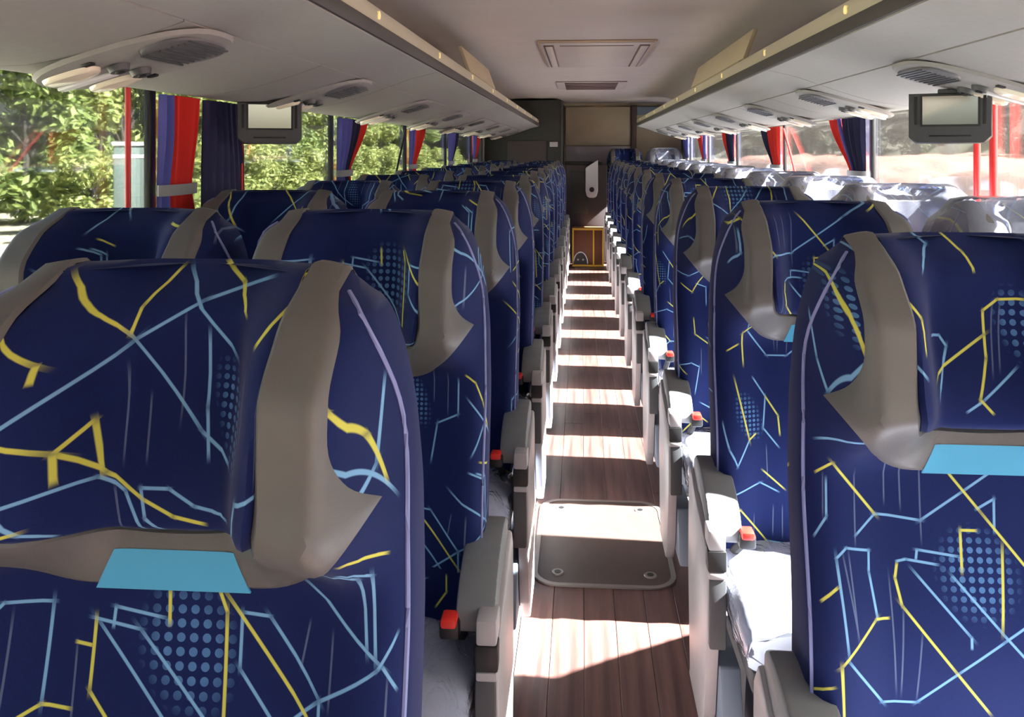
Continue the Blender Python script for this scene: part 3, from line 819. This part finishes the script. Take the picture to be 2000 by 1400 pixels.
def make_meshes():
    me = {}
    # backrest
    zs = [0.40, 0.415, 0.44, 0.47] + [0.47 + 0.02 * k for k in range(1, 37)] + [1.20, 1.212, 1.223, 1.233, 1.242, 1.248, ZTOP]
    NX = 36; rows = []
    for z in zs:
        w_ = halfw(z)
        fr = []
        for j in range(NX + 1):
            q = -1 + 2 * j / NX
            q = math.copysign(1 - (1 - abs(q)) ** 1.25, q)
            fr.append((q * w_, front_y(q * w_, z), z))
        bk = []
        for j in range(11):
            q = 1 - 2 * j / 10
            bk.append((q * w_ * 0.995, back_y(q * w_, z), z))
        rows.append(fr + bk)
    b = MB(); b.quad_grid(rows, True)
    o = 0; nu = len(rows[0])
    c0 = len(b.v); b.v.append((0, (rows[0][NX // 2][1] + rows[0][NX + 6][1]) / 2, 0.40))
    top = (len(rows) - 1) * nu
    c1 = len(b.v); b.v.append((0, (rows[-1][NX // 2][1] + rows[-1][NX + 6][1]) / 2, ZTOP + 0.002))
    for j in range(nu):
        b.f.append((c0, (j + 1) % nu, j)); b.f.append((c1, top + j, top + (j + 1) % nu))
    me['backrest'] = b.mesh('backrest', M['fabric'])
    # rear shell
    rows = []
    for z in [0.40 + 0.05 * k for k in range(15)]:
        w_ = halfw(z) * 0.96
        rows.append([(q * w_, back_y(q * w_, z) + 0.006 + 0.012 * (1 - q * q), z) for q in [-1 + k / 6 for k in range(13)]])
    b = MB().quad_grid(rows); b.quad_grid([[(p[0], p[1] - 0.012, p[2]) for p in r] for r in rows])
    me['back_shell'] = b.mesh('back_shell', M['mid'])
    # grey U trim: pairs inner / outer down the right half
    P = [((.126, 1.243), (.166, 1.238)), ((.127, 1.21), (.183, 1.21)), ((.127, 1.16), (.185, 1.16)), ((.127, 1.11), (.186, 1.11)),
         ((.127, 1.07), (.197, 1.074)), ((.124, 1.045), (.216, 1.046)), ((.116, 1.022), (.190, 1.012)), ((.096, 1.006), (.150, .966)),
         ((.060, .998), (.113, .938)), ((.03, .995), (.05, .934)), ((0, .994), (0, .933))]
    def catmull(pts, n_):
        out = []
        for q in range(len(pts) - 1):
            p0 = pts[max(q - 1, 0)]; p1 = pts[q]; p2 = pts[q + 1]; p3 = pts[min(q + 2, len(pts) - 1)]
            for k in range(n_):
                t_ = k / n_
                out.append(tuple(.5 * (2 * p1[c] + (p2[c] - p0[c]) * t_ + (2 * p0[c] - 5 * p1[c] + 4 * p2[c] - p3[c]) * t_ ** 2 + (3 * p1[c] - p0[c] - 3 * p2[c] + p3[c]) * t_ ** 3) for c in (0, 1)))
        return out + [pts[-1]]
    inn = catmull([p[0] for p in P], 5)
    out_ = catmull([p[1] for p in P[:6]], 5)[:-1] + catmull([p[1] for p in P[5:]], 5)
    sub = list(zip(inn, out_))
    full = sub + [((-i[0], i[1]), (-o_[0], o_[1])) for (i, o_) in reversed(sub[:-1])]
    NA_ = 12; rows = []
    def section(i, o_):
        r = []
        for k in range(NA_ + 1):
            t_ = k / NA_
            x = lerp(i[0], o_[0], t_); z = lerp(i[1], o_[1], t_)
            edge = min(t_, 1 - t_) * NA_
            off = (-0.0085 if edge >= 1 else -0.001) - 0.006 * sm(1.20, 1.236, z)
            r.append((x, front_y(x, z) + off, z))
        return r
    def wrap_top(sgn):
        out = []
        for (zz, fr, up) in ((1.20, 1, 0), (1.235, 1, 0.0), (1.250, .7, .006), (1.256, .35, .007)):
            r = []
            for k in range(NA_ + 1):
                x = sgn * lerp(.126, .166, k / NA_)
                zt = min(zz, 1.253)
                yb = back_y(x, min(zt, 1.248)); yf = front_y(x, 1.246)
                top_z = ZTOP - 0.006 * sm(.13, .175, abs(x)) + .002
                if fr == 1: r.append((x, back_y(x, zt) + 0.006, zt - (0.01 if k == NA_ else 0)))
                else: r.append((x, lerp(yf, yb, fr), top_z + up * (1 if 0 < k < NA_ else 0.5)))
            out.append(r)
        return out
    rows = wrap_top(1) + [section(i, o_) for (i, o_) in full] + wrap_top(-1)[::-1]
    me['head_trim'] = MB().quad_grid(rows).mesh('head_trim', M['leather'])
    # light blue tab
    rows = []
    for k in range(5):
        z = lerp(.9335, .973, k / 4); hw = lerp(.079, .061, k / 4)
        rows.append([(q * hw, front_y(q * hw, z) - 0.0092, z) for q in [-1 + j / 6 for j in range(13)]])
    b = MB().quad_grid(rows); b.quad_grid([[(p[0], p[1] + 0.002, p[2]) for p in r] for r in rows])
    me['tab'] = b.mesh('tab', M['tab'])
    # pillow between the wings
    def xin(z):
        pts = [(i[1], i[0]) for (i, o_) in P[:9]]
        for (a, b_) in zip(pts[:-1], pts[1:]):
            if b_[0] <= z <= a[0]: return lerp(b_[1], a[1], (z - b_[0]) / (a[0] - b_[0]))
        return .060 if z < pts[-1][0] else .126
    zs = [.9945, .998, 1.001, 1.005, 1.010, 1.018, 1.027, 1.04, 1.055] + [1.07 + .02 * k for k in range(7)] + [1.20, 1.215, 1.228, 1.238, 1.246, 1.2525]
    rows = []
    for z in zs:
        w_ = xin(z) if z > .997 else .03
        r = []
        for j in range(25):
            q = -1 + 2 * j / 24; q = math.copysign(1 - (1 - abs(q)) ** 1.3, q); x = q * w_
            puff = 0.026 * (1 - sm(1.03, 1.16, z)) * min(1, (z - .9945) / .012 + .0) ** .5 + 0.004
            eg = math.sqrt(max(0, 1 - abs(q) ** 6))
            r.append((x, front_y(x, z) - puff * eg - 0.002 + (0.006 if z > 1.25 else 0), z + (0.003 if z > 1.245 else 0)))
        rows.append(r)
    zc = rows[-1]
    rows.append([(p[0], (p[1] + back_y(p[0], 1.245)) / 2, ZTOP + 0.0055) for p in zc])
    rows.append([(p[0], back_y(p[0], 1.245), ZTOP - 0.004) for p in zc])
    me['head_pillow'] = MB().quad_grid(rows).mesh('head_pillow', M['fabric'])
    # piping along both edges of the backrest
    for s, nm in ((-1, 'pl'), (1, 'pr')):
        pts = []
        for z in [0.46 + .0185 * k for k in range(42)] + [1.228, 1.236]:
            x = s * (halfw(z) - 0.004)
            pts.append((x, front_y(x, z) - 0.001, z))
        me['piping' + nm] = MB().tube(pts, 0.0028, 6).mesh('piping', M['piping'])
    # cushion
    def cushion(grow, name, mat, wr=0.0):
        rows = []
        ys = [-.405, -.402, -.395, -.383, -.365, -.34, -.31, -.27, -.23, -.19, -.15, -.11, -.08]
        rnd = random.Random(5)
        for y in ys:
            fr = 1 - sm(-.41, -.36, y)          # front roll
            zt = .470 - .030 * fr ** 1.5 + .010 * math.sin((y + .41) * 8)
            zb = .345 + .02 * fr
            hw = .228 - .012 * fr + grow
            r = []
            K = 30
            for k in range(K):
                a = 2 * PI * k / K
                ca, sa = math.cos(a), math.sin(a); p = 3.6
                x = hw * math.copysign(abs(ca) ** (2 / p), ca)
                z = (zt + zb) / 2 + ((zt - zb) / 2 + grow) * math.copysign(abs(sa) ** (2 / p), sa)
                z += (-0.010 if sa > 0 else 0) * math.exp(-(x / .1) ** 2)
                jit = wr * (rnd.random() - .5)
                r.append((x + jit, y + jit * 1.2 - (grow if fr > .9 else 0), z + jit))
            rows.append(r)
        return MB().quad_grid(rows, True, True).mesh(name, mat)
    me['cushion'] = cushion(0, 'cushion', M['fabric'])
    me['cushion_wrap'] = cushion(.006, 'cushion_wrap', M['film'], .007)
    # plastic bag over the head (only some seats)
    rows = []
    for (z, q_) in ((.86, 1), (.90, 1), (.95, 1), (1.0, 1), (1.05, 1), (1.10, 1), (1.15, 1), (1.19, 1), (1.215, 1), (1.235, 1), (1.252, .97), (1.263, .86), (1.269, .6)):
        zz = min(z, 1.245); w_ = halfw(zz) + .009
        rnd = random.Random(int(z * 1000)); K = 22
        wob = lambda a: .003 * (rnd.random() - .5) * a
        fr = [(q * w_, front_y(q * (w_ - .009), zz) - .016 + wob(1), z + wob(1)) for q in [-1 + 2 * j / K for j in range(K + 1)]]
        bk = [(q * w_, back_y(q * (w_ - .009), zz) + .022 + wob(1), z + wob(1)) for q in [1 - 2 * j / 12 for j in range(13)]]
        cy = sum(p[1] for p in fr + bk) / len(fr + bk)
        rows.append([(p[0] * lerp(1, q_, .45), cy + (p[1] - cy) * q_, p[2]) for p in fr + bk])
    b = MB().quad_grid(rows, True); nu = len(rows[0]); top = (len(rows) - 1) * nu
    c1 = len(b.v); b.v.append((0, cy, 1.272))
    for j in range(nu): b.f.append((c1, top + j, top + (j + 1) % nu))
    me['head_wrap'] = b.mesh('head_wrap', M['film_head'])
    # base frame under the cushion, legs
    b = MB(); b.box(-.215, .215, -.38, -.05, .30, .348, .01)
    me['base'] = b.mesh('base', M['mid'])
    me['leg'] = MB().prism([(-.36, 0), (-.10, 0), (-.16, .305), (-.32, .305)], -.03, .03, 'x', .006).mesh('leg', M['bluegrey'])
    # aisle side: armrest, side panel, buckle (built for +x side)
    prof_top = [(.015, .600), (.012, .628), (-.02, .642), (-.07, .644), (-.12, .641), (-.17, .634), (-.22, .622), (-.27, .605), (-.305, .586), (-.325, .566), (-.333, .548)]
    prof_bot = [(-.325, .530), (-.30, .530), (-.26, .548), (-.18, .566), (-.10, .572), (-.05, .560), (.0, .556)]
    b = MB().prism(prof_top + prof_bot, .205, .276, 'x', .007)
    me['armrest'] = b.mesh('armrest', M['arm'])
    sp = [(.03, .10), (.06, .35), (.05, .56), (.02, .60), (-.10, .565), (-.30, .53), (-.36, .515), (-.372, .49), (-.36, .34), (-.29, .14), (-.22, .075), (.04, .075)]
    me['side_panel'] = MB().prism(sp, .256, .284, 'x', .006).mesh('side_panel', M['panel'])
    me['panel_cap'] = MB().box(.246, .282, -.382, -.30, .53, .574, .005).mesh('panel_cap', M['panel'])
    me['panel_bar'] = MB().box(.246, .282, -.384, -.34, .470, .486, .004).mesh('panel_bar', M['panel'])
    me['recline_button'] = MB().box(.244, .284, -.384, -.335, .486, .531, .004).mesh('recline_button', M['dark'])
    me['panel_insert'] = MB().box(.244, .280, -.380, -.33, .32, .470, .005).mesh('panel_insert', M['mid'])
    me['footrest'] = MB().prism([(-.30, .12), (-.02, .10), (-.02, .26), (-.24, .27)], .21, .255, 'x', .006).mesh('footrest', M['bluegrey'])
    me['belt'] = MB().tube([(.200, -.10, .44), (.203, -.18, .475), (.200, -.25, .515), (.196, -.275, .535)], .011, 6).mesh('belt', M['webbing'])
    me['buckle'] = MB().box(.178, .214, -.315, -.262, .525, .558, .006).mesh('buckle', M['dark'])
    me['buckle_button'] = MB().box(.182, .210, -.327, -.280, .549, .566, .005).mesh('buckle_button', M['red'])
    return me
ME = make_meshes()
for k in ('armrest', 'side_panel', 'panel_cap', 'panel_bar', 'recline_button', 'panel_insert', 'belt', 'buckle', 'buckle_button'):
    for v in ME[k].vertices:
        if v.co.y < 0: v.co.y *= 0.70 if k[0] != 'b' else 0.78
for k in ('backrest', 'back_shell', 'head_trim', 'tab', 'head_pillow', 'pipingpl', 'pipingpr', 'cushion', 'cushion_wrap', 'head_wrap'):
    ME[k].transform(Matrix.Scale(1.025, 4, (1, 0, 0)))
ME2 = {}
for k in ('backrest', 'head_pillow', 'cushion'):
    ME2[k] = ME[k].copy(); ME2[k].materials[0] = M['fabric_b']
MIR = {}
def mirrored(k):
    if k not in MIR:
        m = ME[k].copy(); m.transform(Matrix.Scale(-1, 4, (1, 0, 0))); m.flip_normals(); MIR[k] = m
    return MIR[k]

def seat_proto(aisle_side, wrapped_head, cloth):
    """aisle_side: +1 / -1 = which side carries the armrest and panel, 0 = none (window seat)"""
    t = thing('bus_seat')
    for k in ('backrest', 'back_shell', 'head_trim', 'head_pillow', 'cushion', 'cushion_wrap', 'base'):
        o = link(k, ME2.get(k, ME[k]) if cloth else ME[k], t)
        if k == 'head_trim':
            o['label'] = 'grey leather trim wrapping the headrest'
            link('blue_tab', ME['tab'], o)
    bk = [c for c in t.children if c.name.split('.')[0] == 'backrest'][0]
    link('piping', ME['pipingpl'], bk); link('piping', ME['pipingpr'], bk)
    for x in (-.15, .15):
        o = link('leg', ME['leg'], t); o.location = (x, 0, 0)
    if wrapped_head:
        link('head_wrap', ME['head_wrap'], t)
    if aisle_side:
        get = (lambda k: ME[k]) if aisle_side > 0 else mirrored
        a = link('armrest', get('armrest'), t)
        p = link('side_panel', get('side_panel'), t)
        for k in ('panel_cap', 'panel_bar', 'recline_button', 'panel_insert'): link(k, get(k), p)
        link('footrest', get('footrest'), t)
        bl = link('seat_belt', get('belt'), t)
        link('buckle', get('buckle'), bl); link('buckle_button', get('buckle_button'), bl)['label'] = 'red buckle button'
    return t
ORD = ['first', 'second', 'third', 'fourth', 'fifth', 'sixth', 'seventh', 'eighth', 'ninth', 'tenth', 'eleventh', 'twelfth']
protos = {}
used = set()
rs = random.Random(11)
def place_seat(kind, x, y, z, label, shift, group):
    if kind not in protos:
        protos[kind] = seat_proto(*kind)
        o = protos[kind]
    else:
        o = copy_tree(protos[kind])
    o.location = (x, y, z)
    tag(o, label, 'seat', group)
    for c in o.children:
        if c.name.split('.')[0] in ('backrest', 'head_pillow', 'cushion'): c.color = (shift[0], shift[1], shift[2], 1)
    return o
XA_L, XW_L, XA_R, XW_R = -0.428, -0.919, 0.549, 1.048
PITCH = 0.78
for k in range(12):
    sh = (1.0, 0.0, 0.0) if k == 0 else (1.0, rs.random() * .5, rs.random() * .47)
    place_seat((1, False, 0), XA_L + (0.014 if k == 0 else 0), 0.885 + PITCH * k, 0, 'blue patterned aisle seat, leafy-window side, %s row counted from the front' % ORD[k], sh, 'aisle seats on the leafy-window side')
    place_seat((0, False, 0), XW_L, 0.885 + PITCH * k, 0, 'blue patterned window seat, leafy-window side, %s row counted from the front' % ORD[k], (1, rs.random() * .5, rs.random() * .47), 'window seats on the leafy-window side')
for k in range(12):
    sh = (1.0, 0.0, 0.0) if k == 0 else (1.0 if k % 2 else 0.0, rs.random() * .5, rs.random() * .47)
    place_seat((-1, False, 1), XA_R, 1.25 + PITCH * k, 0, 'blue patterned aisle seat, earth-bank side, %s row counted from the front' % ORD[k], sh, 'aisle seats on the earth-bank side')
    place_seat((0, True, 1), XW_R, 1.25 + PITCH * k, 0, 'plastic-wrapped blue window seat, earth-bank side, %s row counted from the front' % ORD[k], (1, rs.random() * .5, rs.random() * .47), 'wrapped window seats on the earth-bank side')
place_seat((0, False, 1), 0.549, 10.74, 0.14, 'raised blue seat of the last row beside the brown pillar', (1, .2, .3), 'raised last-row seats')
place_seat((0, True, 1), 1.05, 10.74, 0.14, 'raised plastic-wrapped blue seat of the last row in the window corner', (1, .4, .1), 'raised last-row seats')

# ------------------------------------------------------------------ outside
GZ = -1.25
def ground(name, x0, x1, y0, y1, mat, hz, n=(40, 60)):
    rows = []
    for i in range(n[0] + 1):
        x = lerp(x0, x1, i / n[0]); rows.append([(x, lerp(y0, y1, j / n[1]), hz(x, lerp(y0, y1, j / n[1]))) for j in range(n[1] + 1)])
    return MB().quad_grid(rows).build(name, mat)
from mathutils import noise as mnoise
g = ground('ground', -90, 9, -40, 150, M['sand'], lambda x, y: GZ + 0.06 * mnoise.noise((x * .3, y * .3, 0)))
structure(g, 'pale sunlit ground outside')
def bank_h(x, y):
    d = x - 8.0
    h = GZ + 2.35 * sm(0, 5, d) * (0.75 + 0.5 * mnoise.noise((y * .13, 3.3, x * .05))) + 0.25 * mnoise.noise((x * .8, y * .8, 1))
    return h
g = ground('earth_bank', 7.5, 22, -25, 90, M['earth'], bank_h, (50, 160))
structure(g, 'bright reddish bank of bare earth outside')
def slope_h(x, y):
    d = x - 18
    return -0.3 + 11 * sm(0, 26, d) + 0.9 * mnoise.noise((x * .25, y * .25, 5)) + .5 * mnoise.noise((x * .7, y * .7, 9))
g = ground('scrub_slope', 18, 55, -30, 140, M['scrub'], slope_h, (50, 120))
structure(g, 'hazy grey-green slope behind the earth bank')

def tree_mesh(seed, h, r, nl, lsz, squat=1.0):
    rnd = random.Random(seed)
    tr = MB()
    pts = [(0, 0, 0)]
    for k in range(1, 6): pts.append((rnd.uniform(-.12, .12) * k * .4, rnd.uniform(-.12, .12) * k * .4, h * .78 * k / 5))
    tr.tube(pts, [.16, .14, .12, .09, .06, .03], 7)
    blobs = []
    for k in range(16):
        a = rnd.uniform(0, 2 * PI); zz = rnd.uniform(.12, .95) ** squat; rr = r * math.sqrt(max(.08, 1 - ((zz - .45) / .6) ** 2)) * rnd.uniform(.35, .85)
        c = Vector((rr * math.cos(a), rr * math.sin(a), zz * h)); blobs.append((c, r * rnd.uniform(.28, .48)))
        if zz > .3: tr.tube([(0, 0, zz * h * .6), tuple(c * .6 + Vector((0, 0, zz * h * .3))), tuple(c)], [.06, .04, .015], 5)
    lf = MB()
    for i in range(nl):
        c, br = rnd.choice(blobs)
        d = Vector((rnd.gauss(0, 1), rnd.gauss(0, 1), rnd.gauss(0, 1))).normalized()
        p = c + d * br * rnd.uniform(.55, 1.05)
        if p.z < .15: p.z = .15 + rnd.random() * .3
        n_ = (d + Vector((rnd.gauss(0, .5), rnd.gauss(0, .5), rnd.gauss(0, .5) + .4))).normalized()
        a = n_.cross(Vector((rnd.gauss(0, 1), rnd.gauss(0, 1), rnd.gauss(0, 1)))).normalized(); b_ = n_.cross(a)
        s_ = lsz * rnd.uniform(.6, 1.3)
        o = len(lf.v)
        lf.v += [tuple(p - a * s_), tuple(p + b_ * s_ * .45 + n_ * s_ * .1), tuple(p + a * s_), tuple(p - b_ * s_ * .45 + n_ * s_ * .1)]
        lf.f.append((o, o + 1, o + 2, o + 3))
    def raw(b, name, mat):
        me = bpy.data.meshes.new(name); me.from_pydata(b.v, [], b.f); me.materials.append(mat); return me
    return raw(tr, 'trunk', M['bark']), lf, raw
TV = []
for (sd, h, r, nl, ls, mt) in ((1, 7.5, 2.5, 5200, .20, 'leaf'), (2, 6.0, 2.4, 4600, .19, 'leaf2'), (3, 10.5, 2.6, 6000, .22, 'leaf'), (4, 3.2, 2.0, 3200, .16, 'leaf2'), (5, 4.5, 2.3, 2600, .18, 'leaf3')):
    tk, lf, raw = tree_mesh(sd, h, r, nl, ls)
    TV.append((tk, raw(lf, 'foliage', M[mt])))
def tree(v, x, y, z, sc, rz, label, group):
    t = thing('leafy_tree', (x, y, z), rz); t.scale = (sc, sc, sc)
    link('trunk', TV[v][0], t); fo = link('foliage', TV[v][1], t); fo['kind'] = 'stuff'
    return tag(t, label, 'tree', group)
rt = random.Random(23)
y = 22.0
while y < 100:
    for row in range(2):
        v = rt.choice((0, 2, 2)) if row else rt.choice((1, 0, 1))
        tree(v, -20 - row * 6.6 + rt.uniform(-.4, .4), y + row * 3.0 + rt.uniform(-.3, .3), GZ, rt.uniform(.9, 1.08), rt.uniform(0, 6),
             'tall green tree deep in the sunlit wood outside the leafy-side windows' if row else 'yellow-green tree at the edge of the wood outside the leafy-side windows',
             'trees deep in the wood' if row else 'trees at the edge of the wood')
    tree(3, -15.6 + rt.uniform(-.3, .3), y + 2.9 + rt.uniform(-.3, .3), GZ, rt.uniform(.75, .95), rt.uniform(0, 6), 'low yellow-green bush at the foot of the wood', 'bushes at the foot of the wood')
    y += 6.3
y = 28.0
while y < 115:
    x = 22.5 + rt.uniform(0, 3)
    tree(4, x, y, slope_h(x, y) - .1, rt.uniform(.8, 1.15), rt.uniform(0, 6), 'grey-green scrub tree on the slope behind the earth bank', 'scrub trees on the slope')
    y += 6.2

t = thing('roadside_cabinet', (-12.75, 22.4, GZ), 0.5)
MB().box(-.42, .42, -.2, .2, 0, 2.75, .03).build('body', plain('cabinet_paint', srgb(98, 112, 108), 0.6), t)
MB().box(-.46, .46, -.24, .24, 2.75, 2.86, .02).build('roof', M['white'], t)
MB().box(-.43, .43, -.215, -.20, 2.40, 2.50, .005).build('band', M['white'], t)
tag(t, 'pale grey-blue cabinet with white top standing before the trees', 'cabinet')
